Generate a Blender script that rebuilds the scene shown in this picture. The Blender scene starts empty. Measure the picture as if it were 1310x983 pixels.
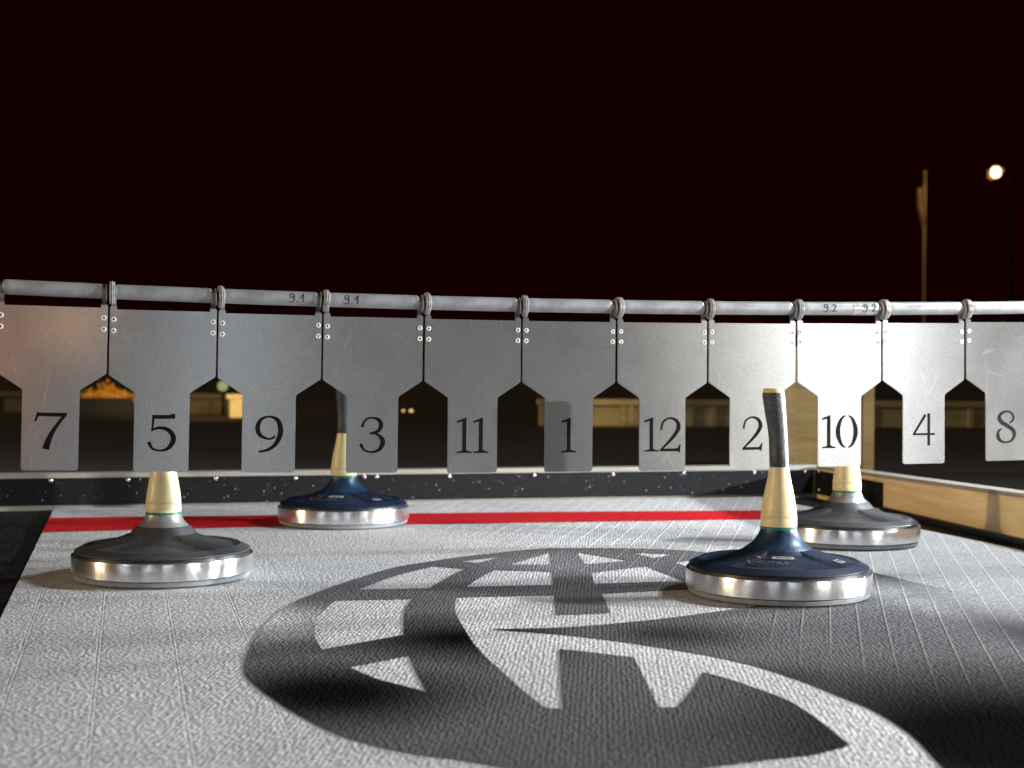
import bpy, bmesh, math, random
from mathutils import Vector, Matrix
random.seed(7)
PI = math.pi
C = bpy.context.scene.collection
SC = bpy.context.scene

# ------------------------------------------------------------------ frame of the place
# camera stands at x=y=0; the lane is turned by TH about the vertical
CAM_H, FPX, CX, CY, ROLL = 0.3451, 1878.9, 655.0, 461.9, 0.0086
TH = 0.2559
O0 = Vector((0.0142, 2.1767, 0))
L = Vector((math.cos(TH), math.sin(TH), 0))
F = Vector((-math.sin(TH), math.cos(TH), 0))
def lane(a, b, z=0.0):
    return O0 + L*a + F*b + Vector((0, 0, z))
def ray(px, py):
    u, v = (px-CX)/FPX, (py-CY)/FPX
    c, s = math.cos(ROLL), math.sin(ROLL)
    return Vector((c*u + s*v, 1.0, -(-s*u + c*v)))
def on_ground(px, py, z=0.0):          # measured point of the photo on the level z
    d = ray(px, py); t = (z-CAM_H)/d.z
    return Vector((d.x*t, t, z))
def at_depth(px, py, y):
    d = ray(px, py)
    return Vector((d.x*y, y, CAM_H + d.z*y))
def to_lane(p):
    q = p - O0
    return (q.dot(L), q.dot(F))

# ------------------------------------------------------------------ object helpers
def link(o, parent=None):
    C.objects.link(o)
    if parent is not None:
        o.parent = parent
    return o
def tag(o, label=None, cat=None, group=None, kind=None):
    if label: o['label'] = label
    if cat: o['category'] = cat
    if group: o['group'] = group
    if kind: o['kind'] = kind
    return o
def empty(name, loc, rotz=0.0, label=None, cat=None, group=None):
    o = bpy.data.objects.new(name, None)
    o.empty_display_size = 0.05
    o.location = loc; o.rotation_euler = (0, 0, rotz)
    link(o); tag(o, label, cat, group)
    return o
def obj(name, bm, mat, parent=None, smooth=False, angle=None):
    me = bpy.data.meshes.new(name)
    bmesh.ops.recalc_face_normals(bm, faces=bm.faces)
    bm.to_mesh(me); bm.free()
    if mat: me.materials.append(mat)
    if smooth:
        for p in me.polygons: p.use_smooth = True
        if angle is not None:
            me.set_sharp_from_angle(angle=math.radians(angle))
    return link(bpy.data.objects.new(name, me), parent)
def box(bm, x0, x1, y0, y1, z0, z1, bev=0.0):
    ret = bmesh.ops.create_cube(bm, size=1.0)
    vs = ret['verts']
    for v in vs:
        v.co = Vector(((x0+x1)/2 + v.co.x*(x1-x0), (y0+y1)/2 + v.co.y*(y1-y0), (z0+z1)/2 + v.co.z*(z1-z0)))
    if bev > 0:
        es = list({e for v in vs for e in v.link_edges})
        bmesh.ops.bevel(bm, geom=es, offset=bev, segments=2, affect='EDGES', profile=0.6)
    return vs
def lathe(bm, prof, seg=64, off=None, mod=None, axis='Z', cap=True):
    """prof: list of (r, h); off: list of (ox, oy) per ring; mod(r,h,ang)->(r,h)"""
    rings = []
    for i, (r, h) in enumerate(prof):
        ring = []
        for k in range(seg):
            a = 2*PI*k/seg
            rr, hh = (r, h) if mod is None else mod(r, h, a)
            ox, oy = off[i] if off else (0, 0)
            x, y = ox + rr*math.cos(a), oy + rr*math.sin(a)
            co = Vector((x, y, hh)) if axis == 'Z' else Vector((hh, x, y))
            ring.append(bm.verts.new(co))
        rings.append(ring)
    for i in range(len(rings)-1):
        for k in range(seg):
            k2 = (k+1) % seg
            bm.faces.new((rings[i][k], rings[i][k2], rings[i+1][k2], rings[i+1][k]))
    if cap:
        bm.faces.new(rings[0][::-1]); bm.faces.new(rings[-1])
    return rings
def extrude_outline(bm, pts, y0, y1):
    """outline in XZ given thickness along Y"""
    f = [bm.verts.new((x, y0, z)) for x, z in pts]
    b = [bm.verts.new((x, y1, z)) for x, z in pts]
    n = len(pts)
    bm.faces.new(f); bm.faces.new(b[::-1])
    for i in range(n):
        j = (i+1) % n
        bm.faces.new((f[i], b[i], b[j], f[j]))
def cr(pts, n=8):
    """catmull-rom through tuples of any length"""
    out = []
    P = [pts[0]] + list(pts) + [pts[-1]]
    for i in range(1, len(P)-2):
        p0, p1, p2, p3 = P[i-1], P[i], P[i+1], P[i+2]
        for k in range(n):
            t = k/n
            out.append(tuple(0.5*((2*b) + (-a+c)*t + (2*a-5*b+4*c-d)*t*t + (-a+3*b-3*c+d)*t**3)
                             for a, b, c, d in zip(p0, p1, p2, p3)))
    out.append(tuple(pts[-1]))
    return out
def ribbon(pts):
    """[(x,y,w)] -> list of quads (each 4 2D points)"""
    lft, rgt = [], []
    for i, p in enumerate(pts):
        a, b = pts[max(0, i-1)], pts[min(len(pts)-1, i+1)]
        dx, dy = b[0]-a[0], b[1]-a[1]
        m = math.hypot(dx, dy) or 1e-9
        nx, ny = -dy/m, dx/m
        lft.append((p[0]+nx*p[2]/2, p[1]+ny*p[2]/2)); rgt.append((p[0]-nx*p[2]/2, p[1]-ny*p[2]/2))
    return lft, rgt
def disc2(cx, cy, r, n=14):
    return [(cx+r*math.cos(2*PI*k/n), cy+r*math.sin(2*PI*k/n)) for k in range(n)]

# ------------------------------------------------------------------ node helpers
class NT:
    def __init__(s, m):
        m.use_nodes = True
        s.nt = m.node_tree; s.nt.nodes.clear()
    def n(s, t, **kw):
        nd = s.nt.nodes.new(t)
        for k, v in kw.items():
            if k.startswith('i_'):
                nd.inputs[k[2:].replace('_', ' ')].default_value = v
            else: setattr(nd, k, v)
        return nd
    def l(s, a, b): s.nt.links.new(a, b)
    def val(s, sock, v):
        if isinstance(v, (int, float)): sock.default_value = v
        elif isinstance(v, (tuple, list)): sock.default_value = v
        else: s.l(v, sock)
    def math(s, op, a, b=0.0, c=None, clamp=False):
        nd = s.n('ShaderNodeMath', operation=op, use_clamp=clamp)
        s.val(nd.inputs[0], a); s.val(nd.inputs[1], b)
        if c is not None: s.val(nd.inputs[2], c)
        return nd.outputs[0]
    def vmath(s, op, a, b=(0, 0, 0)):
        nd = s.n('ShaderNodeVectorMath', operation=op)
        s.val(nd.inputs[0], a); s.val(nd.inputs[1], b)
        return nd.outputs['Value'] if op in ('DISTANCE', 'LENGTH', 'DOT_PRODUCT') else nd.outputs[0]
    def mix(s, f, a, b, mode='MIX'):
        nd = s.n('ShaderNodeMix', data_type='RGBA', blend_type=mode)
        s.val(nd.inputs['Factor'], f)
        s.val(nd.inputs['A'] if False else nd.inputs[6], a if not isinstance(a, tuple) else (*a[:3], 1))
        s.val(nd.inputs[7], b if not isinstance(b, tuple) else (*b[:3], 1))
        return nd.outputs[2]
    def rng(s, v, a, b, c=0.0, d=1.0, smooth=True):
        nd = s.n('ShaderNodeMapRange', interpolation_type='SMOOTHSTEP' if smooth else 'LINEAR')
        s.val(nd.inputs['Value'], v)
        for k, x in zip(('From Min', 'From Max', 'To Min', 'To Max'), (a, b, c, d)): nd.inputs[k].default_value = x
        return nd.outputs[0]
    def noise(s, vec, scale, detail=3.0, rough=0.55):
        nd = s.n('ShaderNodeTexNoise'); nd.inputs['Scale'].default_value = scale
        nd.inputs['Detail'].default_value = detail; nd.inputs['Roughness'].default_value = rough
        if vec is not None: s.l(vec, nd.inputs['Vector'])
        return nd.outputs['Fac']
    def coords(s): return s.n('ShaderNodeTexCoord').outputs['Object']
    def mapping(s, vec, rot=(0, 0, 0), scale=(1, 1, 1), loc=(0, 0, 0)):
        nd = s.n('ShaderNodeMapping'); s.l(vec, nd.inputs['Vector'])
        nd.inputs['Rotation'].default_value = rot; nd.inputs['Scale'].default_value = scale; nd.inputs['Location'].default_value = loc
        return nd.outputs[0]
    def bump(s, h, strength=0.5, dist=0.001, normal=None):
        nd = s.n('ShaderNodeBump'); nd.inputs['Strength'].default_value = strength; nd.inputs['Distance'].default_value = dist
        s.l(h, nd.inputs['Height'])
        if normal is not None: s.l(normal, nd.inputs['Normal'])
        return nd.outputs[0]
    def pbsdf(s, **kw):
        p = s.n('ShaderNodeBsdfPrincipled')
        for k, v in kw.items():
            s.val(p.inputs[k.replace('_', ' ')], (*v[:3], 1) if isinstance(v, tuple) and len(v) == 3 and 'olor' in k else v)
        o = s.n('ShaderNodeOutputMaterial'); s.l(p.outputs[0], o.inputs[0])
        return p
def new_mat(name):
    m = bpy.data.materials.new(name)
    return m, NT(m)

def simple(name, col, rough=0.5, metal=0.0, var=0.12, vscale=40.0, bump=0.0, bscale=300.0, spec=0.5, coat=0.0):
    m, t = new_mat(name)
    v = t.coords()
    nz = t.noise(v, vscale, 4)
    fac = t.rng(nz, 0.3, 0.7, 0, 1)
    dk = tuple(c*(1-var) for c in col); lt = tuple(min(1, c*(1+var)) for c in col)
    c = t.mix(fac, dk, lt)
    r = t.rng(t.noise(v, vscale*2.3, 3), 0.3, 0.7, max(0.02, rough-0.08), min(1, rough+0.08))
    p = t.pbsdf(Base_Color=c, Roughness=r, Metallic=metal)
    p.inputs['Specular IOR Level'].default_value = spec
    p.inputs['Coat Weight'].default_value = coat
    if bump > 0:
        t.l(t.bump(t.noise(v, bscale, 2), bump, 0.001), p.inputs['Normal'])
    return m

# ---- printed woven mat, coordinates are lane metres (x = a, y = b)
def mat_surface(name, kind):
    m, t = new_mat(name)
    v = t.coords()
    sx = t.n('ShaderNodeSeparateXYZ'); t.l(v, sx.inputs[0])
    a, b = sx.outputs[0], sx.outputs[1]
    # woven knots
    wv = t.mapping(v, rot=(0, 0, 0.25), scale=(185, 238, 1))
    vor = t.n('ShaderNodeTexVoronoi', feature='SMOOTH_F1'); vor.inputs['Scale'].default_value = 1.0
    vor.inputs['Smoothness'].default_value = 0.28; vor.inputs['Randomness'].default_value = 0.60
    t.l(wv, vor.inputs['Vector'])
    knots = t.math('SUBTRACT', 1.0, vor.outputs['Distance'])
    fine = t.noise(t.mapping(v, rot=(0, 0, -0.5), scale=(1, 2.2, 1)), 420, 3, 0.6)
    h = t.math('ADD', t.math('MULTIPLY', knots, 1.0), t.math('MULTIPLY', fine, 0.25))
    # long double grooves along the lane
    fr = t.math('FRACT', t.math('MULTIPLY_ADD', a, 1/0.0875, 10.32))
    d1 = t.math('ABSOLUTE', t.math('SUBTRACT', fr, 0.5)); d2 = t.math('ABSOLUTE', t.math('SUBTRACT', fr, 0.545))
    gro = t.math('MAXIMUM', t.rng(d1, 0.006, 0.018, 1, 0), t.rng(d2, 0.006, 0.018, 1, 0))
    # fine stitched net, mainly on the right part of the lane
    r2 = t.mapping(v, rot=(0, 0, -0.466))
    s2 = t.n('ShaderNodeSeparateXYZ'); t.l(t.mapping(v, rot=(0, 0, 0.466)), s2.inputs[0])
    fr2 = t.math('FRACT', t.math('MULTIPLY_ADD', s2.outputs[0], 1/0.0365, 40.2))
    net = t.rng(t.math('ABSOLUTE', t.math('SUBTRACT', fr2, 0.5)), 0.015, 0.06, 1, 0)
    s3 = t.n('ShaderNodeSeparateXYZ'); t.l(t.mapping(v, rot=(0, 0, 1.03)), s3.inputs[0])
    fr3 = t.math('FRACT', t.math('MULTIPLY_ADD', s3.outputs[0], 1/0.031, 40.2))
    dash = t.rng(t.math('ABSOLUTE', t.math('SUBTRACT', fr3, 0.5)), 0.03, 0.10, 1, 0)
    br = t.math('FRACT', t.math('MULTIPLY', s3.outputs[1], 1/0.006))
    dash = t.math('MULTIPLY', dash, t.rng(br, 0.35, 0.55, 0, 1))
    mask = t.rng(t.math('ADD', a, t.math('MULTIPLY', b, 0.15)), 0.02, 0.40, 0, 1)
    net = t.math('MULTIPLY', net, mask); dash = t.math('MULTIPLY', dash, mask)
    gro = t.math('MULTIPLY', gro, t.math('MULTIPLY', 0.20, t.rng(a, -0.38, 0.0, 1, 0.15)))
    h = t.math('SUBTRACT', h, t.math('MULTIPLY', gro, 0.6))
    h = t.math('ADD', h, t.math('ADD', t.math('MULTIPLY', net, 0.35), t.math('MULTIPLY', dash, 0.7)))
    # soiling: broad grey film + tiny specks
    film = t.noise(v, 2.3, 4); speck = t.noise(t.mapping(v, scale=(1, 1.6, 1)), 160, 4, 0.7)
    white = t.mix(t.rng(film, 0.30, 0.72), (0.58, 0.58, 0.59), (0.75, 0.75, 0.76))
    tracks = t.noise(t.mapping(v, rot=(0, 0, 0.12), scale=(26, 1.1, 1)), 1.0, 5, 0.6)
    white = t.mix(t.math('MULTIPLY', t.rng(tracks, 0.54, 0.74), 0.32), white, (0.36, 0.345, 0.325))
    white = t.mix(t.math('MULTIPLY', t.rng(speck, 0.52, 0.72), 0.42), white, (0.30, 0.285, 0.27))
    white = t.mix(t.math('MULTIPLY', t.rng(vor.outputs['Distance'], 0.22, 0.62), 0.62), white, (0.20, 0.195, 0.19))
    white = t.mix(t.math('MULTIPLY', gro, 0.45), white, (0.22, 0.21, 0.20))
    white = t.mix(t.math('MULTIPLY', t.math('MAXIMUM', net, dash), 0.5), white, (0.86, 0.86, 0.87))
    rough = 0.7
    if kind == 'white':
        col = white
    elif kind == 'red':
        col = t.mix(t.rng(speck, 0.4, 0.7), (0.50, 0.012, 0.016), (0.36, 0.008, 0.012))
    else:
        # graduated print of the emblem: ink thins out towards the rim, two spots of full ink
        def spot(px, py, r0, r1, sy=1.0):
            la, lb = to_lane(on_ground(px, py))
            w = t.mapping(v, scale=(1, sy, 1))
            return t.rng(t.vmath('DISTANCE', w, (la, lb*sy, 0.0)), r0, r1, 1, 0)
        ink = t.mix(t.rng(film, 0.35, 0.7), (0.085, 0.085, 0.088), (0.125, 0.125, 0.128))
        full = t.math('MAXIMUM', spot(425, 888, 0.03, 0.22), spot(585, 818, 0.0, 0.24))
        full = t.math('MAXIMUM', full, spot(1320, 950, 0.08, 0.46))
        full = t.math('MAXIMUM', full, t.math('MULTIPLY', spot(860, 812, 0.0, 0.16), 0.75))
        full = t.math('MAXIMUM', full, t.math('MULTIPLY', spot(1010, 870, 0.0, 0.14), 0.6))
        ink = t.mix(t.math('MULTIPLY', t.rng(knots, 0.45, 0.85), 0.25), ink, (0.20, 0.20, 0.205))
        ink = t.mix(t.math('MULTIPLY', t.math('MAXIMUM', net, t.math('MULTIPLY', dash, 0.8)), 0.4), ink, (0.24, 0.24, 0.245))
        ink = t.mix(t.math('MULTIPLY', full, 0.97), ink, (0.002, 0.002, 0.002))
        thin = t.math('MULTIPLY', spot(322, 795, 0.02, 0.19), 0.95)
        thin = t.math('MAXIMUM', thin, spot(1372, 766, 0.10, 0.34))
        thin = t.math('MAXIMUM', thin, t.math('MULTIPLY', spot(725, 722, 0.02, 0.20, 1.0), 0.16))
        col = t.mix(thin, ink, white)
    p = t.pbsdf(Base_Color=col, Roughness=rough)
    p.inputs['Specular IOR Level'].default_value = 0.0 if kind == 'logo' else 0.12
    t.l(t.bump(h, 0.9, 0.0030), p.inputs['Normal'])
    return m

def brushed(name, col=(0.485, 0.495, 0.505), metal=0.74, rough=0.30):
    m, t = new_mat(name)
    v = t.coords()
    info = t.n('ShaderNodeObjectInfo')
    off = t.n('ShaderNodeVectorMath', operation='ADD'); t.l(v, off.inputs[0])
    cb = t.n('ShaderNodeCombineXYZ'); t.l(t.math('MULTIPLY', info.outputs['Random'], 37.0), cb.inputs[0]); t.l(cb.outputs[0], off.inputs[1])
    v = off.outputs[0]
    st = t.noise(t.mapping(v, scale=(1.0, 1, 14)), 260, 4, 0.6)
    st2 = t.noise(t.mapping(v, scale=(9.0, 1, 1)), 90, 4, 0.6)
    cloud = t.noise(v, 16, 5, 0.6)
    grain = t.noise(v, 620, 2, 0.6)
    c = t.mix(t.rng(cloud, 0.3, 0.72), tuple(x*0.93 for x in col), tuple(x*1.05 for x in col))
    c = t.mix(t.math('MULTIPLY', t.rng(grain, 0.35, 0.7), 0.42), c, (0.26, 0.26, 0.25))
    c = t.mix(t.math('MULTIPLY', t.rng(st2, 0.62, 0.8), 0.25), c, (0.68, 0.68, 0.66))
    # scratches: thin bright hairlines
    w = t.n('ShaderNodeTexVoronoi', feature='DISTANCE_TO_EDGE'); w.inputs['Scale'].default_value = 9.0
    t.l(t.mapping(v, rot=(0, 0.7, 0), scale=(1, 1, 0.35)), w.inputs['Vector'])
    scr = t.math('MULTIPLY', t.rng(w.outputs['Distance'], 0.0, 0.004, 1, 0), t.rng(t.noise(v, 22, 2), 0.50, 0.62, 0, 1))
    c = t.mix(t.math('MULTIPLY', scr, 0.55), c, (0.8, 0.8, 0.78))
    r = t.rng(t.math('ADD', t.math('MULTIPLY', st, 0.5), t.math('MULTIPLY', cloud, 0.5)), 0.3, 0.7, rough-0.02, rough+0.04)
    p = t.pbsdf(Base_Color=c, Roughness=r, Metallic=metal)
    p.inputs['Anisotropic'].default_value = 0.8
    tv = t.n('ShaderNodeCombineXYZ'); tv.inputs[2].default_value = 1.0; t.l(tv.outputs[0], p.inputs['Tangent'])
    t.l(t.bump(t.math('ADD', st, t.math('MULTIPLY', grain, 0.4)), 0.06, 0.0005), p.inputs['Normal'])
    return m
def wood(name, base, dark, rough=0.55, scale=1.0):
    m, t = new_mat(name)
    v = t.coords()
    g = t.noise(t.mapping(v, scale=(2.0*scale, 26*scale, 26*scale)), 3.0, 6, 0.6)
    g2 = t.noise(t.mapping(v, scale=(6*scale, 160*scale, 160*scale)), 3.0, 3, 0.6)
    blot = t.noise(v, 9*scale, 4)
    c = t.mix(t.rng(g, 0.35, 0.68), base, dark)
    c = t.mix(t.math('MULTIPLY', t.rng(g2, 0.5, 0.75), 0.4), c, dark)
    c = t.mix(t.math('MULTIPLY', t.rng(blot, 0.5, 0.75), 0.3), c, tuple(x*0.55 for x in dark))
    p = t.pbsdf(Base_Color=c, Roughness=rough)
    t.l(t.bump(t.math('ADD', g, t.math('MULTIPLY', g2, 0.5)), 0.25, 0.002), p.inputs['Normal'])
    return m
def rubber(name):
    m, t = new_mat(name)
    v = t.coords()
    fl = t.n('ShaderNodeTexVoronoi'); fl.inputs['Scale'].default_value = 120
    t.l(v, fl.inputs['Vector'])
    big = t.noise(v, 40, 3)
    keep = t.rng(t.n('ShaderNodeSeparateColor').outputs[0], 0, 1)
    sc = t.n('ShaderNodeSeparateColor'); t.l(fl.outputs['Color'], sc.inputs[0])
    spots = t.math('MULTIPLY', t.rng(fl.outputs['Distance'], 0.10, 0.26, 1, 0), t.rng(sc.outputs[0], 0.72, 0.80, 0, 1))
    soft = t.math('MULTIPLY', t.rng(big, 0.55, 0.75), 0.35)
    c = t.mix(soft, (0.006, 0.006, 0.0065), (0.030, 0.030, 0.031))
    c = t.mix(t.math('MULTIPLY', spots, t.rng(sc.outputs[1], 0.0, 1.0, 0.25, 0.9)), c, (0.30, 0.30, 0.30))
    p = t.pbsdf(Base_Color=c, Roughness=0.7)
    p.inputs['Specular IOR Level'].default_value = 0.15
    t.l(t.bump(t.noise(v, 300, 3), 0.5, 0.001), p.inputs['Normal'])
    return m
def rubber_ground(name):
    m, t = new_mat(name)
    v = t.coords()
    fl = t.n('ShaderNodeTexVoronoi', feature='SMOOTH_F1'); fl.inputs['Scale'].default_value = 110
    fl.inputs['Smoothness'].default_value = 0.3
    t.l(v, fl.inputs['Vector'])
    c = t.mix(t.rng(t.noise(v, 60, 3), 0.4, 0.7), (0.006, 0.006, 0.006), (0.018, 0.018, 0.018))
    p = t.pbsdf(Base_Color=c, Roughness=0.55)
    p.inputs['Specular IOR Level'].default_value = 0.25
    t.l(t.bump(fl.outputs['Distance'], 0.8, 0.003), p.inputs['Normal'])
    return m
def asphalt(name):
    m, t = new_mat(name)
    v = t.coords()
    c = t.mix(t.rng(t.noise(v, 0.6, 5), 0.35, 0.7), (0.011, 0.0085, 0.006), (0.021, 0.016, 0.011))
    c = t.mix(t.math('MULTIPLY', t.rng(t.noise(v, 180, 2), 0.45, 0.7), 0.4), c, (0.035, 0.030, 0.025))
    p = t.pbsdf(Base_Color=c, Roughness=0.85)
    t.l(t.bump(t.noise(v, 220, 3), 0.5, 0.004), p.inputs['Normal'])
    return m
def emit(name, col, s):
    m, t = new_mat(name)
    v = t.coords()
    e = t.n('ShaderNodeEmission'); e.inputs['Color'].default_value = (*col, 1)
    t.l(t.rng(t.noise(v, 3.0, 1), 0.2, 0.8, s*0.9, s*1.1), e.inputs['Strength'])
    o = t.n('ShaderNodeOutputMaterial'); t.l(e.outputs[0], o.inputs[0])
    return m
def grip_mat(name):
    m, t = new_mat(name)
    v = t.coords()
    # perforated wrap: staggered rows of small holes
    sx = t.n('ShaderNodeSeparateXYZ'); t.l(v, sx.inputs[0])
    ang = t.math('ARCTAN2', sx.outputs[1], t.math('ADD', sx.outputs[0], 0.004))
    u = t.math('MULTIPLY', ang, 0.0145); zz = t.math('MULTIPLY_ADD', ang, 0.004, sx.outputs[2])
    cb = t.n('ShaderNodeCombineXYZ'); t.l(t.math('MULTIPLY', u, 1/0.0040), cb.inputs[0]); t.l(t.math('MULTIPLY', zz, 1/0.0040), cb.inputs[1])
    fr = t.vmath('FRACTION', t.mapping(cb.outputs[0], rot=(0, 0, 0.785)))
    d = t.vmath('DISTANCE', fr, (0.5, 0.5, 0.0))
    hole = t.rng(d, 0.20, 0.30, 1, 0)
    c = t.mix(t.rng(t.noise(v, 120, 3), 0.35, 0.7), (0.050, 0.055, 0.066), (0.085, 0.092, 0.105))
    c = t.mix(hole, c, (0.006, 0.006, 0.007))
    p = t.pbsdf(Base_Color=c, Roughness=0.42)
    h = t.math('SUBTRACT', t.noise(v, 260, 2), t.math('MULTIPLY', hole, 1.5))
    t.l(t.bump(h, 0.45, 0.001), p.inputs['Normal'])
    return m
def ring_steel(name):
    m, t = new_mat(name)
    v = t.coords()
    sx = t.n('ShaderNodeSeparateXYZ'); t.l(v, sx.inputs[0])
    ang = t.math('ARCTAN2', sx.outputs[1], sx.outputs[0])
    cb = t.n('ShaderNodeCombineXYZ'); t.l(t.math('MULTIPLY', ang, 30.0), cb.inputs[0]); t.l(t.math('MULTIPLY', sx.outputs[2], 6.0), cb.inputs[2])
    st = t.noise(cb.outputs[0], 3.5, 4, 0.65)
    c = t.mix(t.rng(st, 0.3, 0.7), (0.70, 0.70, 0.71), (0.88, 0.88, 0.89))
    c = t.mix(t.math('MULTIPLY', t.rng(t.noise(v, 90, 4, 0.7), 0.56, 0.75), 0.5), c, (0.30, 0.29, 0.28))
    r = t.rng(t.noise(v, 60, 4), 0.3, 0.7, 0.17, 0.27)
    p = t.pbsdf(Base_Color=c, Roughness=r, Metallic=0.92)
    p.inputs['Anisotropic'].default_value = 0.85
    tv = t.n('ShaderNodeCombineXYZ'); tv.inputs[2].default_value = 1.0; t.l(tv.outputs[0], p.inputs['Tangent'])
    t.l(t.bump(st, 0.18, 0.0006), p.inputs['Normal'])
    return m

M = dict(
    mat=mat_surface('white_woven_mat', 'white'), red=mat_surface('red_print', 'red'), logo=mat_surface('grey_print', 'logo'),
    plate=brushed('brushed_aluminium'),
    tube=simple('galvanised_tube', (0.37, 0.38, 0.40), 0.48, 0.45, 0.16, 45, 0.06, 500),
    tape=simple('clear_tape', (0.50, 0.51, 0.52), 0.30, 0.4, 0.15, 90),
    washer=simple('worn_zinc', (0.64, 0.65, 0.66), 0.40, 0.65, 0.15, 120, 0.03),
    rod=simple('dark_steel', (0.03, 0.028, 0.026), 0.6, 0.6, 0.2, 80),
    strap=simple('steel_strap', (0.30, 0.30, 0.29), 0.45, 0.85, 0.2, 150),
    rivet=simple('rivet_aluminium', (0.88, 0.88, 0.87), 0.45, 0.15, 0.08, 200),
    black=simple('black_paint', (0.007, 0.007, 0.007), 0.6, 0, 0.25, 300, spec=0.1),
    ink=simple('marker_ink', (0.014, 0.014, 0.015), 0.5, 0, 0.3, 200),
    ring=ring_steel('turned_steel_ring'),
    sole=simple('grey_sole_plastic', (0.24, 0.26, 0.28), 0.42, 0, 0.12, 120, 0.1),
    gasket=simple('black_gasket', (0.008, 0.008, 0.008), 0.35, 0, 0.2, 100),
    blue=simple('navy_shell', (0.004, 0.012, 0.031), 0.52, 0, 0.18, 70, 0.22, 900, 0.25),
    bluelight=simple('blue_neck', (0.009, 0.034, 0.074), 0.38, 0.15, 0.12, 90, 0.12, 900),
    grey=simple('charcoal_shell', (0.042, 0.043, 0.046), 0.50, 0, 0.15, 70, 0.12, 700, 0.45),
    silver=simple('silver_neck', (0.30, 0.31, 0.32), 0.36, 0.55, 0.12, 90, 0.06),
    green=simple('green_band', (0.012, 0.16, 0.10), 0.4, 0, 0.1, 100),
    cream=simple('cream_handle_plastic', (0.70, 0.59, 0.32), 0.42, 0, 0.06, 40, 0.08, 500),
    grip=grip_mat('perforated_grip'),
    gripend=simple('smooth_grip_tape', (0.045, 0.048, 0.055), 0.30, 0, 0.15, 160, 0.1),
    badge=simple('badge_grey', (0.10, 0.10, 0.10), 0.4, 0, 0.25, 400),
    pill=simple('pill_grey', (0.34, 0.34, 0.34), 0.4, 0, 0.25, 400),
    badgered=simple('badge_red', (0.075, 0.026, 0.020), 0.4, 0, 0.2, 400),
    wood=wood('pale_spruce', (0.76, 0.60, 0.34), (0.64, 0.46, 0.22)),
    woodtop=wood('weathered_board_top', (0.30, 0.275, 0.23), (0.22, 0.20, 0.165)),
    rubber=rubber('speckled_rubber'), rubberg=rubber_ground('black_rubber_matting'), asphalt=asphalt('dark_asphalt'),
    screw=simple('bright_screw', (0.85, 0.85, 0.84), 0.22, 0.9, 0.05, 300),
    brown=wood('brown_box_wood', (0.32, 0.21, 0.07), (0.22, 0.14, 0.045), 0.7, 0.7),
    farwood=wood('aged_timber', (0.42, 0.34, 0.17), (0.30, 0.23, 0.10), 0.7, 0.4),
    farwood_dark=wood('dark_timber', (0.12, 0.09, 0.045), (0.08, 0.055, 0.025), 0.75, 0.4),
    flower=simple('orange_blossom', (0.75, 0.33, 0.03), 0.6, 0, 0.35, 50),
    leaf=simple('dull_leaf', (0.07, 0.08, 0.02), 0.6, 0, 0.3, 50),
    planter=simple('dark_planter', (0.02, 0.018, 0.016), 0.7, 0, 0.2, 30),
    block=simple('cream_block_paint', (0.80, 0.66, 0.38), 0.7, 0, 0.08, 30),
    polemetal=simple('flag_pole_paint', (0.62, 0.46, 0.26), 0.5, 0.1, 0.15, 20),
    cloth=simple('ochre_cloth', (0.60, 0.40, 0.16), 0.8, 0, 0.2, 12),
    darkmetal=simple('dark_lamp_metal', (0.004, 0.0035, 0.003), 0.9, 0.0, 0.2, 20, spec=0.05),
    lampglass=emit('lit_lamp_glass', (1.0, 0.80, 0.50), 4.5),
    amber=emit('amber_diffuser_glow', (1.0, 0.45, 0.12), 0.60),
    globe=emit('pale_green_glow', (0.75, 0.85, 0.35), 0.42),
    dot=emit('small_warm_light', (1.0, 0.62, 0.25), 1.6),
)

# ------------------------------------------------------------------ setting
def ground_sheet(name, pts, z0, z1, mat, kind='structure', parent=None, subd=0):
    """closed slab from lane (a,b) corner points"""
    bm = bmesh.new()
    top = [bm.verts.new((a, b, z1)) for a, b in pts]; bot = [bm.verts.new((a, b, z0)) for a, b in pts]
    bm.faces.new(top); bm.faces.new(bot[::-1])
    n = len(pts)
    for i in range(n):
        j = (i+1) % n
        bm.faces.new((top[i], bot[i], bot[j], top[j]))
    o = obj(name, bm, mat, parent)
    if parent is None:
        o.location = O0; o.rotation_euler = (0, 0, TH)
        tag(o, kind=kind)
    return o
bm = bmesh.new()
vs = [bm.verts.new(p) for p in ((-400, -400, 0), (400, -400, 0), (400, 400, 0), (-400, 400, 0))]
bm.faces.new(vs)
g = obj('ground', bm, M['asphalt']); g.location = (0, 0, -0.016); tag(g, kind='structure')
ground_sheet('rubber_surround', [(-2.2, -2.6), (1.085, -2.6), (1.10, 0.38), (1.168, 1.40), (-2.2, 1.40)], -0.016, -0.004, M['rubberg'])
MATZ = 0.0
mat = ground_sheet('playing_mat', [(-0.7244, -2.5), (1.06, -2.5), (1.055, 0.38), (1.015, 1.398), (-0.7244, 1.398)], -0.004, 0.0, M['mat'])
mat['label'] = 'white woven playing mat printed with a red line and a grey emblem'

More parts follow.
